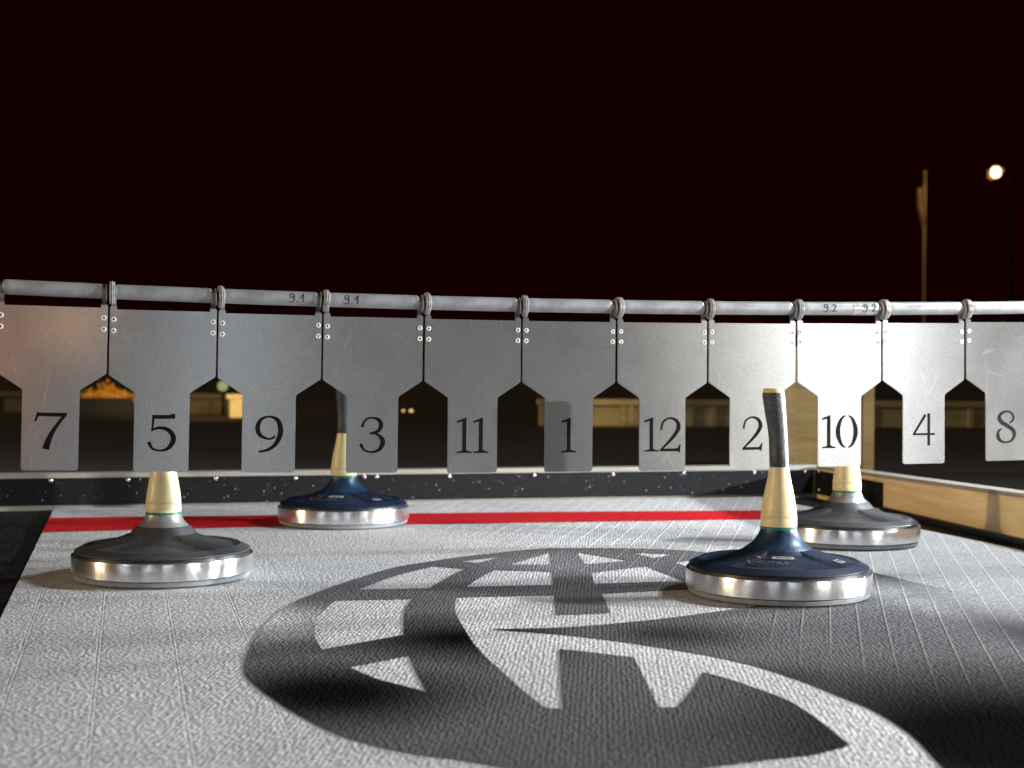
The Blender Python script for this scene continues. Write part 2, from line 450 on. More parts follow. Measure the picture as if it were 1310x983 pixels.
def flat_print(name, splines, z, material):
    cu = bpy.data.curves.new(name, 'CURVE'); cu.dimensions = '2D'; cu.fill_mode = 'BOTH'
    for pts in splines:
        sp = cu.splines.new('POLY'); sp.points.add(len(pts)-1)
        for p, q in zip(sp.points, pts): p.co = (q[0], q[1], 0, 1)
        sp.use_cyclic_u = True
    tmp = bpy.data.objects.new('tmp', cu); C.objects.link(tmp)
    dg = bpy.context.evaluated_depsgraph_get()
    me = bpy.data.meshes.new_from_object(tmp.evaluated_get(dg))
    bpy.data.objects.remove(tmp); bpy.data.curves.remove(cu)
    me.name = name
    bm = bmesh.new(); bm.from_mesh(me); bpy.data.meshes.remove(me)
    for v in bm.verts: v.co.z = z
    for f in bm.faces:
        if f.normal.z < 0: f.normal_flip()
    me = bpy.data.meshes.new(name); bm.to_mesh(me); bm.free()
    me.materials.clear(); me.materials.append(material)
    return link(bpy.data.objects.new(name, me), mat)
def soften(pts, n=6, corner=32):
    N = len(pts); cs = []
    for i in range(N):
        a, b, c = pts[i-1], pts[i], pts[(i+1) % N]
        t1 = math.atan2(b[1]-a[1], b[0]-a[0]); t2 = math.atan2(c[1]-b[1], c[0]-b[0])
        dd = abs((t2-t1+PI) % (2*PI)-PI)
        if math.degrees(dd) > corner: cs.append(i)
    if not cs:
        out = cr(list(pts[-2:])+list(pts)+list(pts[:2]), n)
        return out[2*n:(2+N)*n]
    out = []
    for k, i in enumerate(cs):
        j = cs[(k+1) % len(cs)]
        seg = [pts[i]]; m = i
        while True:
            m = (m+1) % N; seg.append(pts[m])
            if m == j: break
        out += (cr(seg, n) if len(seg) > 2 else seg)[:-1]
    return out
def G(pts): return soften([to_lane(on_ground(x, y)) for x, y in pts])
red_px = [(30, 682), (330, 674.5), (660, 669.5), (975, 664.8), (1035, 664.2), (1035, 653.2), (975, 653.6), (660, 655.8), (330, 660), (40, 663.6)]
flat_print('red_line', [[(max(a, -0.7242), b) for a, b in [to_lane(on_ground(x, y)) for x, y in red_px]]], 0.0010, M['red'])
outer_px = [(700, 702), (660, 705.5), (594, 712.5), (551, 719), (508, 726), (465.5, 738), (423, 752), (401, 761), (380, 770),
            (352, 788), (330, 812), (316, 840), (315, 865), (345, 892), (390, 920), (443, 944), (518, 963), (590, 973), (630, 980), (760, 1000),
            (1000, 1040), (1250, 1060), (1500, 1000), (1560, 900), (1480, 830), (1360, 788), (1260, 764), (1180, 748), (1115, 733), (1040, 720), (960, 712), (900, 707), (871, 704.5), (832, 703), (786, 702)]
holes_px = [
    [(591, 719), (612, 721), (642, 713)],
    [(653, 723), (704, 707.7), (706, 723)],
    [(738, 707), (804, 718), (749, 722.5)],
    [(809, 707.7), (861, 710), (836.5, 714.7)],
    [(865, 720.6), (898, 716), (955, 722), (884, 727.5)],
    [(459, 755), (505, 738), (555, 725), (595, 728.5), (572, 740), (549, 753.5)],
    [(597, 751.5), (614, 740), (634, 730), (706.7, 732), (708, 749)],
    [(757, 733.6), (827.5, 725), (876, 744), (760, 747.6)],
    [(430, 769), (528.5, 767), (521, 776), (518, 784), (517, 795), (517, 813), (412, 832), (404.6, 820), (402.4, 807.5), (404, 798), (410, 786)],
    [(447.6, 855), (524, 840), (533, 860), (547, 887), (515, 878), (481, 869)],
    [(584.5, 765), (582, 777.6), (585, 790), (594, 805), (606.6, 825), (626, 846), (640, 858), (664, 880), (680, 893), (696, 905), (705, 907.5), (721, 907.5), (716, 831),
     (760, 836), (811, 842), (827, 874), (843, 906), (865, 906), (884, 885), (899, 861), (930, 869), (963, 880), (1010, 898), (1047, 922), (1088, 955), (1041, 967), (994, 972), (916, 982), (800, 1002),
     (1000, 1030), (1240, 1040), (1225, 1002), (1204, 981), (1166, 942), (1119, 911), (1075, 892), (1025, 872), (963, 852), (904, 839), (843, 829), (786, 820.5), (716, 812.5), (640, 807), (627, 806),
     (711, 804), (777, 799.5), (850, 792), (896, 786), (960, 777), (1005, 768), (1010, 762), (940, 757), (880, 755), (770, 760), (781, 785), (712, 788), (709, 762)]]
lp = flat_print('emblem_print', [G(outer_px)] + [G(h) for h in holes_px], 0.0009, M['logo'])

# ------------------------------------------------------------------ boards round the lane
def rivet_dome(bm, x, y, z, r, axis=(0, -1, 0)):
    res = bmesh.ops.create_uvsphere(bm, u_segments=12, v_segments=6, radius=r)
    for v in res['verts']:
        v.co = Vector((x + v.co.x, y + v.co.y*0.6, z + v.co.z))
BH = 0.079
bb = empty('back_board', lane(-0.1, 1.406), TH, 'long low board faced with speckled black rubber across the back of the lane', 'board')
# local frame of bb: x = a + 0.1, y = depth behind the face
bm = bmesh.new(); box(bm, -1.75, 1.285, 0.006, 0.052, -0.016, BH, 0.002)
obj('plank', bm, M['woodtop'], bb)
bm = bmesh.new(); box(bm, -1.75, 1.268, 0.0, 0.0055, 0.006, BH-0.011, 0.001)
rs = obj('rubber_strip', bm, M['rubber'], bb)
for px in (65, 164, 276, 378, 466, 482, 575, 683.5, 784, 875, 965, 1030):
    d = ray(px, 609)
    tt = (lane(0, 1.406).dot(F)) / Vector((d.x, 1, 0)).dot(F)
    a_, b_ = to_lane(Vector((d.x*tt, tt, 0)))
    bm = bmesh.new(); rivet_dome(bm, 0, 0, 0, 0.0048)
    r = obj('screw_head', bm, M['screw'], rs, True); r.location = (a_+0.1, -0.0005, BH-0.016+random.uniform(-.0012, .0012))
    bm = bmesh.new(); lathe(bm, [(0.0095, 0), (0.0095, 0.0012), (0.0055, 0.0016)], 16)
bm = bmesh.new(); box(bm, -1.75, 0.1-0.7244-0.004, -0.016, -0.001, -0.004, 0.006, 0.001)
obj('batten', bm, M['woodtop'], bb)
# side board: from the back corner towards the camera, slightly out of square
pa, pb = lane(1.172, 1.404), lane(1.10, 0.378)
d = (pb - pa).normalized()
rz = math.atan2(d.y, d.x)
sb = empty('side_board', pa, rz, 'pale wooden side board with a handle shadow along the right of the lane', 'board')
ln = 3.2
bm = bmesh.new()
H0, H1 = 0.080, 0.080 + 0.0165*ln
# local x along the board, +y = outside (left of direction) ; the inner face looks towards -y or +y
side = 1.0
nrm = Vector((-d.y, d.x, 0))
inner = -1.0 if nrm.dot(L) > 0 else 1.0     # inner face sign
def sbox(bm, x0, x1, t0, t1, z0, z1a, z1b):
    ys = (-inner*t0, -inner*t1)
    v = [bm.verts.new(p) for p in ((x0, ys[0], z0), (x1, ys[0], z0), (x1, ys[1], z0), (x0, ys[1], z0),
                                   (x0, ys[0], z1a), (x1, ys[0], z1b), (x1, ys[1], z1b), (x0, ys[1], z1a))]
    for q in ((0, 1, 2, 3), (4, 5, 6, 7), (0, 1, 5, 4), (1, 2, 6, 5), (2, 3, 7, 6), (3, 0, 4, 7)):
        bm.faces.new([v[i] for i in q])
def hgt(x): return 0.079 + 0.0185*x
sbox(bm, 0.0, ln, 0.006, 0.05, -0.016, hgt(0)-0.009, hgt(ln)-0.009)
bmesh.ops.bevel(bm, geom=list(bm.edges), offset=0.0015, segments=2, affect='EDGES')
obj('plank', bm, M['wood'], sb)
bm = bmesh.new()
v0 = []
sb_top = bmesh.new()
def sbox2(bm, x0, x1, t0, t1, za, zb, h):
    ys = (-inner*t0, -inner*t1)
    v = [bm.verts.new(p) for p in ((x0, ys[0], za), (x1, ys[0], zb), (x1, ys[1], zb), (x0, ys[1], za),
                                   (x0, ys[0], za+h), (x1, ys[0], zb+h), (x1, ys[1], zb+h), (x0, ys[1], za+h))]
    for q in ((0, 1, 2, 3), (4, 5, 6, 7), (0, 1, 5, 4), (1, 2, 6, 5), (2, 3, 7, 6), (3, 0, 4, 7)):
        bm.faces.new([v[i] for i in q])
sbox2(sb_top, 0.0, ln, 0.003, 0.053, hgt(0)-0.0085, hgt(ln)-0.0085, 0.0085)
bmesh.ops.bevel(sb_top, geom=list(sb_top.edges), offset=0.0015, segments=2, affect='EDGES')
obj('cap_strip', sb_top, M['woodtop'], sb)
bm.free()
bm = bmesh.new(); sbox2(bm, 0.004, 0.40, 0.0, 0.0055, 0.006, 0.006, hgt(0)-0.018)
rs2 = obj('rubber_strip', bm, M['rubber'], sb)
for x, z in ((0.03, 0.066), (0.03, 0.018), (0.19, 0.066)):
    bm = bmesh.new(); rivet_dome(bm, 0, 0, 0, 0.0048)
    r = obj('screw_head', bm, M['screw'], rs2, True); r.location = (x, inner*0.0005, z)
bm = bmesh.new(); sbox2(bm, 0.402, ln, -0.004, 0.0055, -0.004, -0.004, 0.016)
obj('rubber_skirt', bm, M['gasket'], sb)

# ------------------------------------------------------------------ ice stocks
PROF_SHELL = [(0.1320, 0.0418), (0.1332, 0.0432), (0.1325, 0.0446), (0.1185, 0.0516), (0.1150, 0.0526), (0.1060, 0.0540), (0.0950, 0.0560), (0.0850, 0.0585), (0.0760, 0.0608),
              (0.0660, 0.0636), (0.0560, 0.0668), (0.0500, 0.0688)]
PROF_NECK = [(0.0500, 0.0680), (0.0475, 0.0705), (0.0430, 0.0735), (0.0380, 0.0780), (0.0335, 0.0835), (0.0300, 0.0895), (0.0280, 0.0940), (0.0272, 0.0975)]
def shell_mod(r, h, ang):
    """three lens-shaped hollows in the shell"""
    if 0.0495 < r < 0.117:
        u = (r-0.050)/(0.1165-0.050)
        s = (math.sin(ang*3)+1)/2           # lobes
        edge = min(1, max(0, (s-0.10-0.45*(1-u)**1.3)/0.07))
        rad = min(1, max(0, (1-u)/0.05)) * min(1, u/0.10)
        return r, h - 0.0032*edge*rad
    return r, h
def shell_z(r):
    P = PROF_SHELL
    for (r1, h1), (r0, h0) in zip(P[2:], P[3:]):
        if r0 <= r <= r1: return h0 + (h1-h0)*(r-r0)/(r1-r0)
    return P[-1][1]
def decal_on_shell(name, polys, r0, ang0, mat, parent, lift=0.0012):
    """polys: 2D quads/ngons in metres, +x to the right seen from outside, +y towards the axis"""
    bm = bmesh.new()
    for P in polys:
        vs = []
        for x, y in P:
            r = r0 - y; a = ang0 + x/r0
            z = shell_mod(r, shell_z(r), a)[1] + lift
            vs.append(bm.verts.new((r*math.cos(a), r*math.sin(a), z)))
        try: bm.faces.new(vs)
        except ValueError: pass
    o = obj(name, bm, mat, parent)
    return o
def strip_polys(pts):
    l, r = ribbon(pts)
    return [[l[i], l[i+1], r[i+1], r[i]] for i in range(len(l)-1)]
def make_stock(loc, rotz, scale, style, label, lean):
    t = empty('ice_stock', loc, rotz, label, 'ice stock', 'ice stocks standing on the mat')
    t.scale = (scale,)*3
    bm = bmesh.new(); lathe(bm, [(0.118, 0.0014), (0.130, 0.0014), (0.1335, 0.0030), (0.1345, 0.0075), (0.1325, 0.0100), (0.10, 0.0102)], 96)
    obj('running_sole', bm, M['sole'], t, True, 40)
    bm = bmesh.new(); lathe(bm, [(0.1345, 0.0112), (0.1372, 0.0112), (0.1379, 0.0118), (0.1380, 0.0140), (0.1380, 0.0362), (0.1377, 0.0374), (0.1355, 0.0382), (0.1330, 0.0380)], 128)
    obj('steel_ring', bm, M['ring'], t, True, 35)
    bm = bmesh.new(); lathe(bm, [(0.130, 0.0098), (0.1335, 0.0098), (0.1338, 0.0113), (0.130, 0.0113)], 96)
    lathe(bm, [(0.128, 0.0370), (0.1322, 0.0374), (0.1318, 0.0414), (0.128, 0.0420)], 96)
    obj('gasket', bm, M['gasket'], t, True, 40)
    body = M['blue'] if style == 'blue' else M['grey']
    bm = bmesh.new(); lathe(bm, PROF_SHELL, 240, mod=shell_mod)
    sh = obj('shell', bm, body, t, True, 11)
    if style == 'blue':
        bm = bmesh.new(); lathe(bm, PROF_NECK, 64); obj('neck', bm, M['bluelight'], t, True, 50)
    else:
        bm = bmesh.new(); lathe(bm, [(0.0510, 0.0680)] + [(0.0500, 0.0695), (0.0430, 0.0770), (0.0405, 0.0800)], 64); obj('collar', bm, M['grey'], t, True, 30)
        bm = bmesh.new(); lathe(bm, [(0.0385, 0.0795), (0.0370, 0.0815), (0.0330, 0.0850), (0.0300, 0.0900), (0.0280, 0.0945), (0.0272, 0.0975)], 64); obj('neck', bm, M['silver'], t, True, 50)
    bm = bmesh.new(); lathe(bm, [(0.0262, 0.0968), (0.0273, 0.0975), (0.0273, 0.1010), (0.0262, 0.1018)], 64)
    obj('green_band', bm, M['green'], t, True, 40)
    # handle, the grip leans and flares to one side
    hp = [(0.0262, 0.1008), (0.0271, 0.1018), (0.0271, 0.1060), (0.0270, 0.1138), (0.0266, 0.1143), (0.0269, 0.1148), (0.0266, 0.1200), (0.0252, 0.1320), (0.0226, 0.1470), (0.0196, 0.1610),
          (0.0170, 0.1735), (0.0153, 0.1840), (0.0145, 0.1900)]
    bm = bmesh.new(); lathe(bm, hp, 64); hd = obj('handle', bm, M['cream'], t, True, 40)
    if style != 'blue':      # embossed peak mark on the cream cone
        P = strip_polys([(-0.011, 0.122, 0.0011), (-0.002, 0.136, 0.0011), (0.002, 0.129, 0.0011), (0.010, 0.122, 0.0011)])
        bm = bmesh.new()
        for q in P:
            f_, b_ = [], []
            for x, z in q:
                rr = 0.0266 - max(0, z-0.120)*0.13
                a = -PI/2 + lean*0 + x/0.026
                f_.append(bm.verts.new(((rr+0.0005)*math.cos(a), (rr+0.0005)*math.sin(a), z)))
            bm.faces.new(f_)
        obj('embossed_peak', bm, M['cream'], hd)
    L2 = lean
    gp = [(0.0142, 0.1894, 0), (0.0147, 0.1900, 0), (0.0146, 0.2000, -0.0003), (0.0143, 0.2065, -0.0006)]
    bm = bmesh.new(); lathe(bm, [(r, z) for r, z, o in gp], 48, off=[(o*L2, 0) for r, z, o in gp]); obj('grip_end', bm, M['gripend'], t, True, 40)
    gp = [(0.0146, 0.2064, -0.0006), (0.0143, 0.2180, -0.0010), (0.0141, 0.2320, -0.0018), (0.0145, 0.2450, -0.0030), (0.0152, 0.2580, -0.0046), (0.0160, 0.2720, -0.0064), (0.0165, 0.2850, -0.0080), (0.0168, 0.2960, -0.0091), (0.0166, 0.3010, -0.0094)]
    bm = bmesh.new(); lathe(bm, [(r, z) for r, z, o in gp], 48, off=[(o*L2, 0) for r, z, o in gp]); obj('grip', bm, M['grip'], t, True, 50)
    bm = bmesh.new(); ox = -0.0098*L2
    lathe(bm, [(0.0156, 0.3006), (0.0160, 0.3022), (0.0154, 0.3052), (0.0130, 0.3072), (0.006, 0.3080), (0.001, 0.3081)], 48, off=[(ox, 0)]*6); obj('end_cap', bm, M['cream'], t, True, 50)
    if style == 'blue':
        A = -PI/2 - 0.36
        # swoosh, lettering, pill and small tag, printed on the shell
        sw = cr([(-0.004, 0.012, 0.001), (-0.016, 0.013, 0.002), (-0.029, 0.006, 0.003), (-0.027, -0.006, 0.0036), (-0.012, -0.013, 0.003), (0.006, -0.011, 0.0012)], 6)
        decal_on_shell('swoosh', strip_polys(sw), 0.083, A, M['badgered'], sh)
        fc = bpy.data.curves.new('t', 'FONT'); fc.body = 'SUTRA'; fc.size = 0.0165; fc.shear = 0.25; fc.fill_mode = 'NONE' if False else 'BOTH'
        fo = bpy.data.objects.new('t', fc); C.objects.link(fo)
        dg = bpy.context.evaluated_depsgraph_get(); me = bpy.data.meshes.new_from_object(fo.evaluated_get(dg))
        bpy.data.objects.remove(fo)
        polys = [[(me.vertices[i].co.x*0.92-0.018, me.vertices[i].co.y-0.007) for i in p.vertices] for p in me.polygons]
        bpy.data.meshes.remove(me)
        decal_on_shell('lettering', polys, 0.083, A+0.02, M['badge'], sh, 0.0016)
        pill = cr([(-0.004, 0.0, 0.002), (-0.002, 0.0, 0.0075), (0.012, 0.0005, 0.0085), (0.026, 0.0, 0.0075), (0.028, 0.0, 0.002)], 5)
        pb_ = decal_on_shell('pill_badge', strip_polys(pill), 0.066, A+0.10, M['pill'], sh)
        mk = []
        x = 0.002
        while x < 0.023:
            w_ = random.uniform(0.001, 0.0022); mk.append([(x, -0.0014), (x+w_, -0.0014), (x+w_, 0.0016), (x, 0.0016)]); x += w_+0.0009
        decal_on_shell('badge_print', mk, 0.066, A+0.10, M['ink'], pb_, 0.0018)
        tg = decal_on_shell('small_tag', [[(-0.009, -0.007), (0.009, -0.007), (0.009, 0.007), (-0.009, 0.007)]], 0.098, -PI/2+0.93, M['pill'], sh)
        decal_on_shell('tag_print', [[(-0.006, 0.001), (0.006, 0.001), (0.006, 0.004), (-0.006, 0.004)], [(-0.006, -0.004), (0.002, -0.004), (0.002, -0.001), (-0.006, -0.001)]], 0.098, -PI/2+0.93, M['ink'], tg, 0.0018)
    return t
S_F = make_stock((0.4019, 2.2015, 0), 0.0, 1.0, 'blue', 'navy blue ice stock standing alone in front of the number plates', 1.0)
S_L = make_stock((-0.548, 2.318, 0), 0.12, 1.015, 'grey', 'charcoal ice stock with silver neck behind the plate numbered 5', 0.6)
S_B = make_stock((-0.3525, 3.0967, 0), -0.05, 1.0, 'blue', 'navy blue ice stock on the red line behind the plate numbered 3', 0.3)
S_R = make_stock((0.649, 2.837, 0), -0.3, 1.0, 'grey', 'charcoal ice stock with silver neck behind the plate numbered 10', 0.6)

# ------------------------------------------------------------------ numerals
def g_poly(*p): return ('p', list(p))
def g_str(*p): return ('s', list(p))
GL = {
 '1': (0.45, [g_poly((.17, .03), (.285, .03), (.285, 1.0), (.24, 1.0), (.17, .95)), g_poly((.0, .905), (.01, .855), (.17, .895), (.17, .955), (.24, 1.0)),
              g_poly((0, 0), (.455, 0), (.455, .035), (.32, .055), (.285, .09), (.17, .09), (.135, .055), (0, .035))]),
 '2': (0.66, [g_str((.065, .635, .055), (.065, .72, .055), (.13, .89, .055), (.32, .98, .05), (.52, .91, .09), (.60, .73, .115), (.49, .50, .10), (.26, .25, .07), (.05, .05, .05)),
              g_poly((0, 0), (.585, 0), (.60, -.035), (.64, -.03), (.665, .205), (.625, .205), (.585, .115), (.52, .085), (.04, .085))]),
 '3': (0.72, [g_str((.085, .755, .075), (.10, .82, .06), (.20, .945, .05), (.36, .98, .05), (.54, .92, .09), (.605, .77, .115), (.52, .61, .09), (.28, .535, .045)),
              g_str((.28, .54, .045), (.47, .53, .06), (.63, .40, .11), (.655, .26, .125), (.55, .08, .09), (.34, .02, .05), (.15, .07, .055), (.05, .21, .085)), g_poly(*disc2(.05, .215, .05)), g_poly(*disc2(.085, .755, .045))]),
 '4': (0.76, [g_poly((.50, 0), (.595, 0), (.595, 1.0), (.50, 1.0)), g_poly((.0, .32), (.76, .32), (.76, .385), (.0, .385)), g_str((.025, .35, .065), (.22, .64, .07), (.43, .955, .085))]),
 '5': (0.72, [g_poly((.11, .975), (.64, .975), (.66, 1.01), (.715, 1.0), (.715, .875), (.17, .865)), g_poly((.11, .975), (.085, .535), (.13, .535), (.175, .87)),
              g_str((.09, .555, .05), (.28, .625, .07), (.52, .58, .10), (.665, .41, .125), (.655, .23, .125), (.52, .06, .085), (.33, .01, .05), (.13, .065, .06), (.045, .20, .09)), g_poly(*disc2(.045, .205, .052))]),
 '7': (0.82, [g_poly((.07, 1.0), (.12, .97), (.83, .97), (.83, .93), (.78, .865), (.11, .875)), g_poly((.07, 1.0), (.14, .93), (.11, .875), (.055, .735), (.0, .735), (.055, .95)),
              g_str((.79, .93, .08), (.62, .70, .08), (.45, .42, .11), (.36, .20, .145), (.305, 0.0, .165))]),
 '8': (0.68, [g_str((.47, .62, .04), (.59, .71, .06), (.605, .84, .07), (.50, .96, .055), (.33, .985, .055), (.16, .91, .09), (.10, .79, .115), (.19, .65, .12), (.40, .53, .115), (.59, .40, .115), (.64, .25, .11), (.55, .08, .07), (.35, .015, .05), (.14, .07, .085), (.055, .22, .105), (.08, .37, .07), (.18, .45, .045))]),
 '9': (0.75, [g_str((.55, .445, .06), (.46, .385, .055), (.34, .37, .055), (.14, .47, .10), (.065, .67, .12), (.15, .89, .085), (.37, .98, .05), (.59, .90, .10), (.685, .70, .13), (.68, .47, .13), (.56, .22, .105), (.36, .07, .075), (.10, .01, .05))]),
 '0': (0.70, [g_str((.30, .985, .035), (.17, .89, .075), (.065, .63, .125), (.065, .37, .125), (.17, .11, .075), (.30, .01, .035)), g_str((.40, .985, .035), (.53, .89, .075), (.635, .63, .125), (.635, .37, .125), (.53, .11, .075), (.40, .01, .035))]),
}
def numeral_bm(text, h):
    ws = [GL[c][0] for c in text]; gap = 0.035
    total = sum(ws) + gap*(len(ws)-1)
    x0 = -total/2
    bm = bmesh.new(); k = 0
    for c, w in zip(text, ws):
        for kind, pts in GL[c][1]:
            k += 1
            y = -0.00012 - 0.00004*(k % 6)
            polys = [pts] if kind == 'p' else strip_polys(cr([(px_, pz_, w_*1.1) for px_, pz_, w_ in pts], 7))
            for P in polys:
                vs = [bm.verts.new(((x0+px)*h, y, pz*h)) for px, pz in P]
                bm.faces.new(vs)
        x0 += w + gap
    bmesh.ops.triangulate(bm, faces=bm.faces)
    for f in bm.faces:
        f.normal_update()
        if f.normal.y > 0: f.normal_flip()
    return bm

# ------------------------------------------------------------------ rail with the number plates
PITCH, ZP = 0.1475, 0.4316
def sag(a): return -0.0035 + 0.0080*((a-0.07)/0.66)**2 if a < 1.2 else 0.02
RS = 1.02
def rail_pt(a):
    c = Vector((0, 0, CAM_H))
    return c + (lane(a, 0, ZP + min(sag(a), 0.012)) - c)*RS
rail = empty('support_rail', Vector((O0.x*RS, O0.y*RS, CAM_H*(1-RS))), TH, 'long dark steel rod carrying the row of hanging number plates', 'rail')
bm = bmesh.new()
prev = None
for i in range(41):
    a = -1.25 + 2.6*i/40
    z = ZP + min(sag(a), 0.012)
    ring = [bm.verts.new((a, 0.0062*math.cos(2*PI*k/16), z+0.0062*math.sin(2*PI*k/16))) for k in range(16)]
    if prev:
        for k in range(16): bm.faces.new((prev[k], prev[(k+1) % 16], ring[(k+1) % 16], ring[k]))
    else: bm.faces.new(ring)
    prev = ring
bm.faces.new(prev)
rail.scale = (RS,)*3
obj('rod', bm, M['rod'], rail, True, 60)
for a in (-1.2, 1.3):
    bm = bmesh.new(); lathe(bm, [(0.012, 0), (0.012, 0.47), (0.010, 0.475)], 24); p = obj('post', bm, M['tube'], rail, True, 40); p.location = (a, 0.0, 0.0)
    bm = bmesh.new(); box(bm, -0.03, 0.03, -0.2, 0.2, -0.016, -0.006, 0.002); p = obj('foot', bm, M['rod'], rail); p.location = (a, 0, 0.0075)

HW = PITCH/2 - 0.0012
def plate_outline():
    pts = []
    def arc(cx, cz, r, a0, a1, n=5):
        for i in range(n+1):
            a = math.radians(a0 + (a1-a0)*i/n); pts.append((cx+r*math.cos(a), cz+r*math.sin(a)))
    top, zb, nw = -0.0235, -0.248, 0.0375
    # right half from top
    pts += [(HW-0.0095, top), (HW-0.0095, top+0.004), (HW-0.0015, top+0.004), (HW, top+0.0025)]
    arc(HW-0.004, -0.1125, 0.004, 0, -58, 4)
    arc(nw+0.005, -0.1405, 0.005, 122, 180, 5)
    arc(nw-0.004, zb+0.004, 0.004, 0, -90, 5)
    right = list(pts)
    left = [(-x, z) for x, z in reversed(right)]
    return right + left
OUT = plate_outline()
bm = bmesh.new(); extrude_outline(bm, OUT, -0.001, 0.001)
bmesh.ops.recalc_face_normals(bm, faces=bm.faces)
edges = [e for e in bm.edges if len(e.link_faces) == 2 and e.calc_face_angle() > 1.2 and abs(e.verts[0].co.y-e.verts[1].co.y) < 1e-6]
bmesh.ops.bevel(bm, geom=edges, offset=0.0008, segments=2, affect='EDGES')
PLATE_ME = bpy.data.meshes.new('sheet'); bm.to_mesh(PLATE_ME); bm.free(); PLATE_ME.materials.append(M['plate'])
bm = bmesh.new()   # rivet: flat ring with raised collar and dark hole
lathe(bm, [(0.0014, 0.0), (0.0014, 0.0010), (0.0020, 0.0013), (0.0032, 0.0011), (0.0038, 0.0)], 20, cap=False)
for v in bm.verts: v.co = Vector((v.co.x, -v.co.z, v.co.y))
RIV_ME = bpy.data.meshes.new('rivet'); bmesh.ops.recalc_face_normals(bm, faces=bm.faces); bm.to_mesh(RIV_ME); bm.free(); RIV_ME.materials.append(M['rivet'])
bm = bmesh.new()
bmesh.ops.create_circle(bm, cap_ends=True, segments=16, radius=0.00155)
for v in bm.verts: v.co = Vector((v.co.x, -0.0003, v.co.y))
HOLE_ME = bpy.data.meshes.new('rivet_hole'); bm.to_mesh(HOLE_ME); bm.free(); HOLE_ME.materials.append(M['black'])
def strap_bm():
    """flat strap riveted behind the plate, curling round the rod"""
    bm = bmesh.new(); w = 0.0032
    path = [(0.0012, -0.060), (0.0012, -0.020), (0.0040, -0.012)]
    for i in range(13):
        a = math.radians(-62 + 300*i/12); path.append((0.0070*math.cos(a), 0.0070*math.sin(a)))
    th = 0.0011
    for s in (-1, 1): pass
    rows = []
    for i, (y, z) in enumerate(path):
        a, b = path[max(0, i-1)], path[min(len(path)-1, i+1)]
        dy, dz = b[0]-a[0], b[1]-a[1]; m = math.hypot(dy, dz); ny, nz = dz/m*th, -dy/m*th
        rows.append([bm.verts.new(p) for p in ((-w, y, z), (w, y, z), (w, y+ny, z+nz), (-w, y+ny, z+nz))])
    for i in range(len(rows)-1):
        for k in range(4): bm.faces.new((rows[i][k], rows[i][(k+1) % 4], rows[i+1][(k+1) % 4], rows[i+1][k]))
    bm.faces.new(rows[0]); bm.faces.new(rows[-1][::-1])
    bmesh.ops.recalc_face_normals(bm, faces=bm.faces)
    return bm
bm = strap_bm(); STRAP_ME = bpy.data.meshes.new('hanger_strap'); bm.to_mesh(STRAP_ME); bm.free(); STRAP_ME.materials.append(M['strap'])
def child(name, me, parent, loc=(0, 0, 0)):
    o = bpy.data.objects.new(name, me); o.location = loc
    return link(o, parent)

NUMS = ['7', '5', '9', '3', '11', '1', '12', '2', '10', '4', '8']
LOOK = {'7': 'grey metal number plate marked 7 with an orange sheen at the left edge', '5': 'grey metal number plate marked 5 above a charcoal stock',
        '9': 'grey metal number plate marked 9 beside the open gap with a handle', '3': 'grey metal number plate marked 3 hiding half a stock handle',
        '11': 'grey metal number plate marked 11 in the middle of the row', '1': 'grey metal number plate marked 1 with a handle shadow on it',
        '12': 'pale metal number plate marked 12', '2': 'pale metal number plate marked 2 behind the front stock handle',
        '10': 'brightly lit metal number plate marked 10', '4': 'brightly lit metal number plate marked 4', '8': 'metal number plate marked 8 cut by the right edge'}
TILT = {'7': (-0.6, 1.2), '5': (0.2, -0.6), '9': (0.0, 0.2), '3': (0.3, -0.5), '11': (-0.4, 0.6), '1': (0.2, -0.8), '12': (-0.3, 0.8), '2': (0.2, 0.0), '10': (0.0, 0.4), '4': (0.2, -0.3), '8': (0.0, 0.8)}
rng = random.Random(3)
for k, num in enumerate(NUMS):
    a = (k-4.5)*PITCH
    slope = (sag(a+0.07)-sag(a-0.07))/0.14
    t = empty('number_plate', rail_pt(a), 0, LOOK[num], 'number plate', 'number plates hanging in a row')
    t.scale = (RS,)*3
    tx, tz = TILT[num]
    t.rotation_euler = (math.radians(tx), -slope*0.5, TH + math.radians(tz)*0.5)
    child('sheet', PLATE_ME, t)
    nb = obj('number', numeral_bm(num, 0.0515), M['black'], t); nb.location = (0, -0.00105, -0.2190)
    for s in (-1, 1):
        child('hanger_strap', STRAP_ME, t, (s*(HW-0.0052), 0, 0))
        for z in (-0.0375, -0.0530):
            r = child('rivet', RIV_ME, t, (s*(HW-0.0052), -0.0010, z))
            child('rivet_hole', HOLE_ME, r)
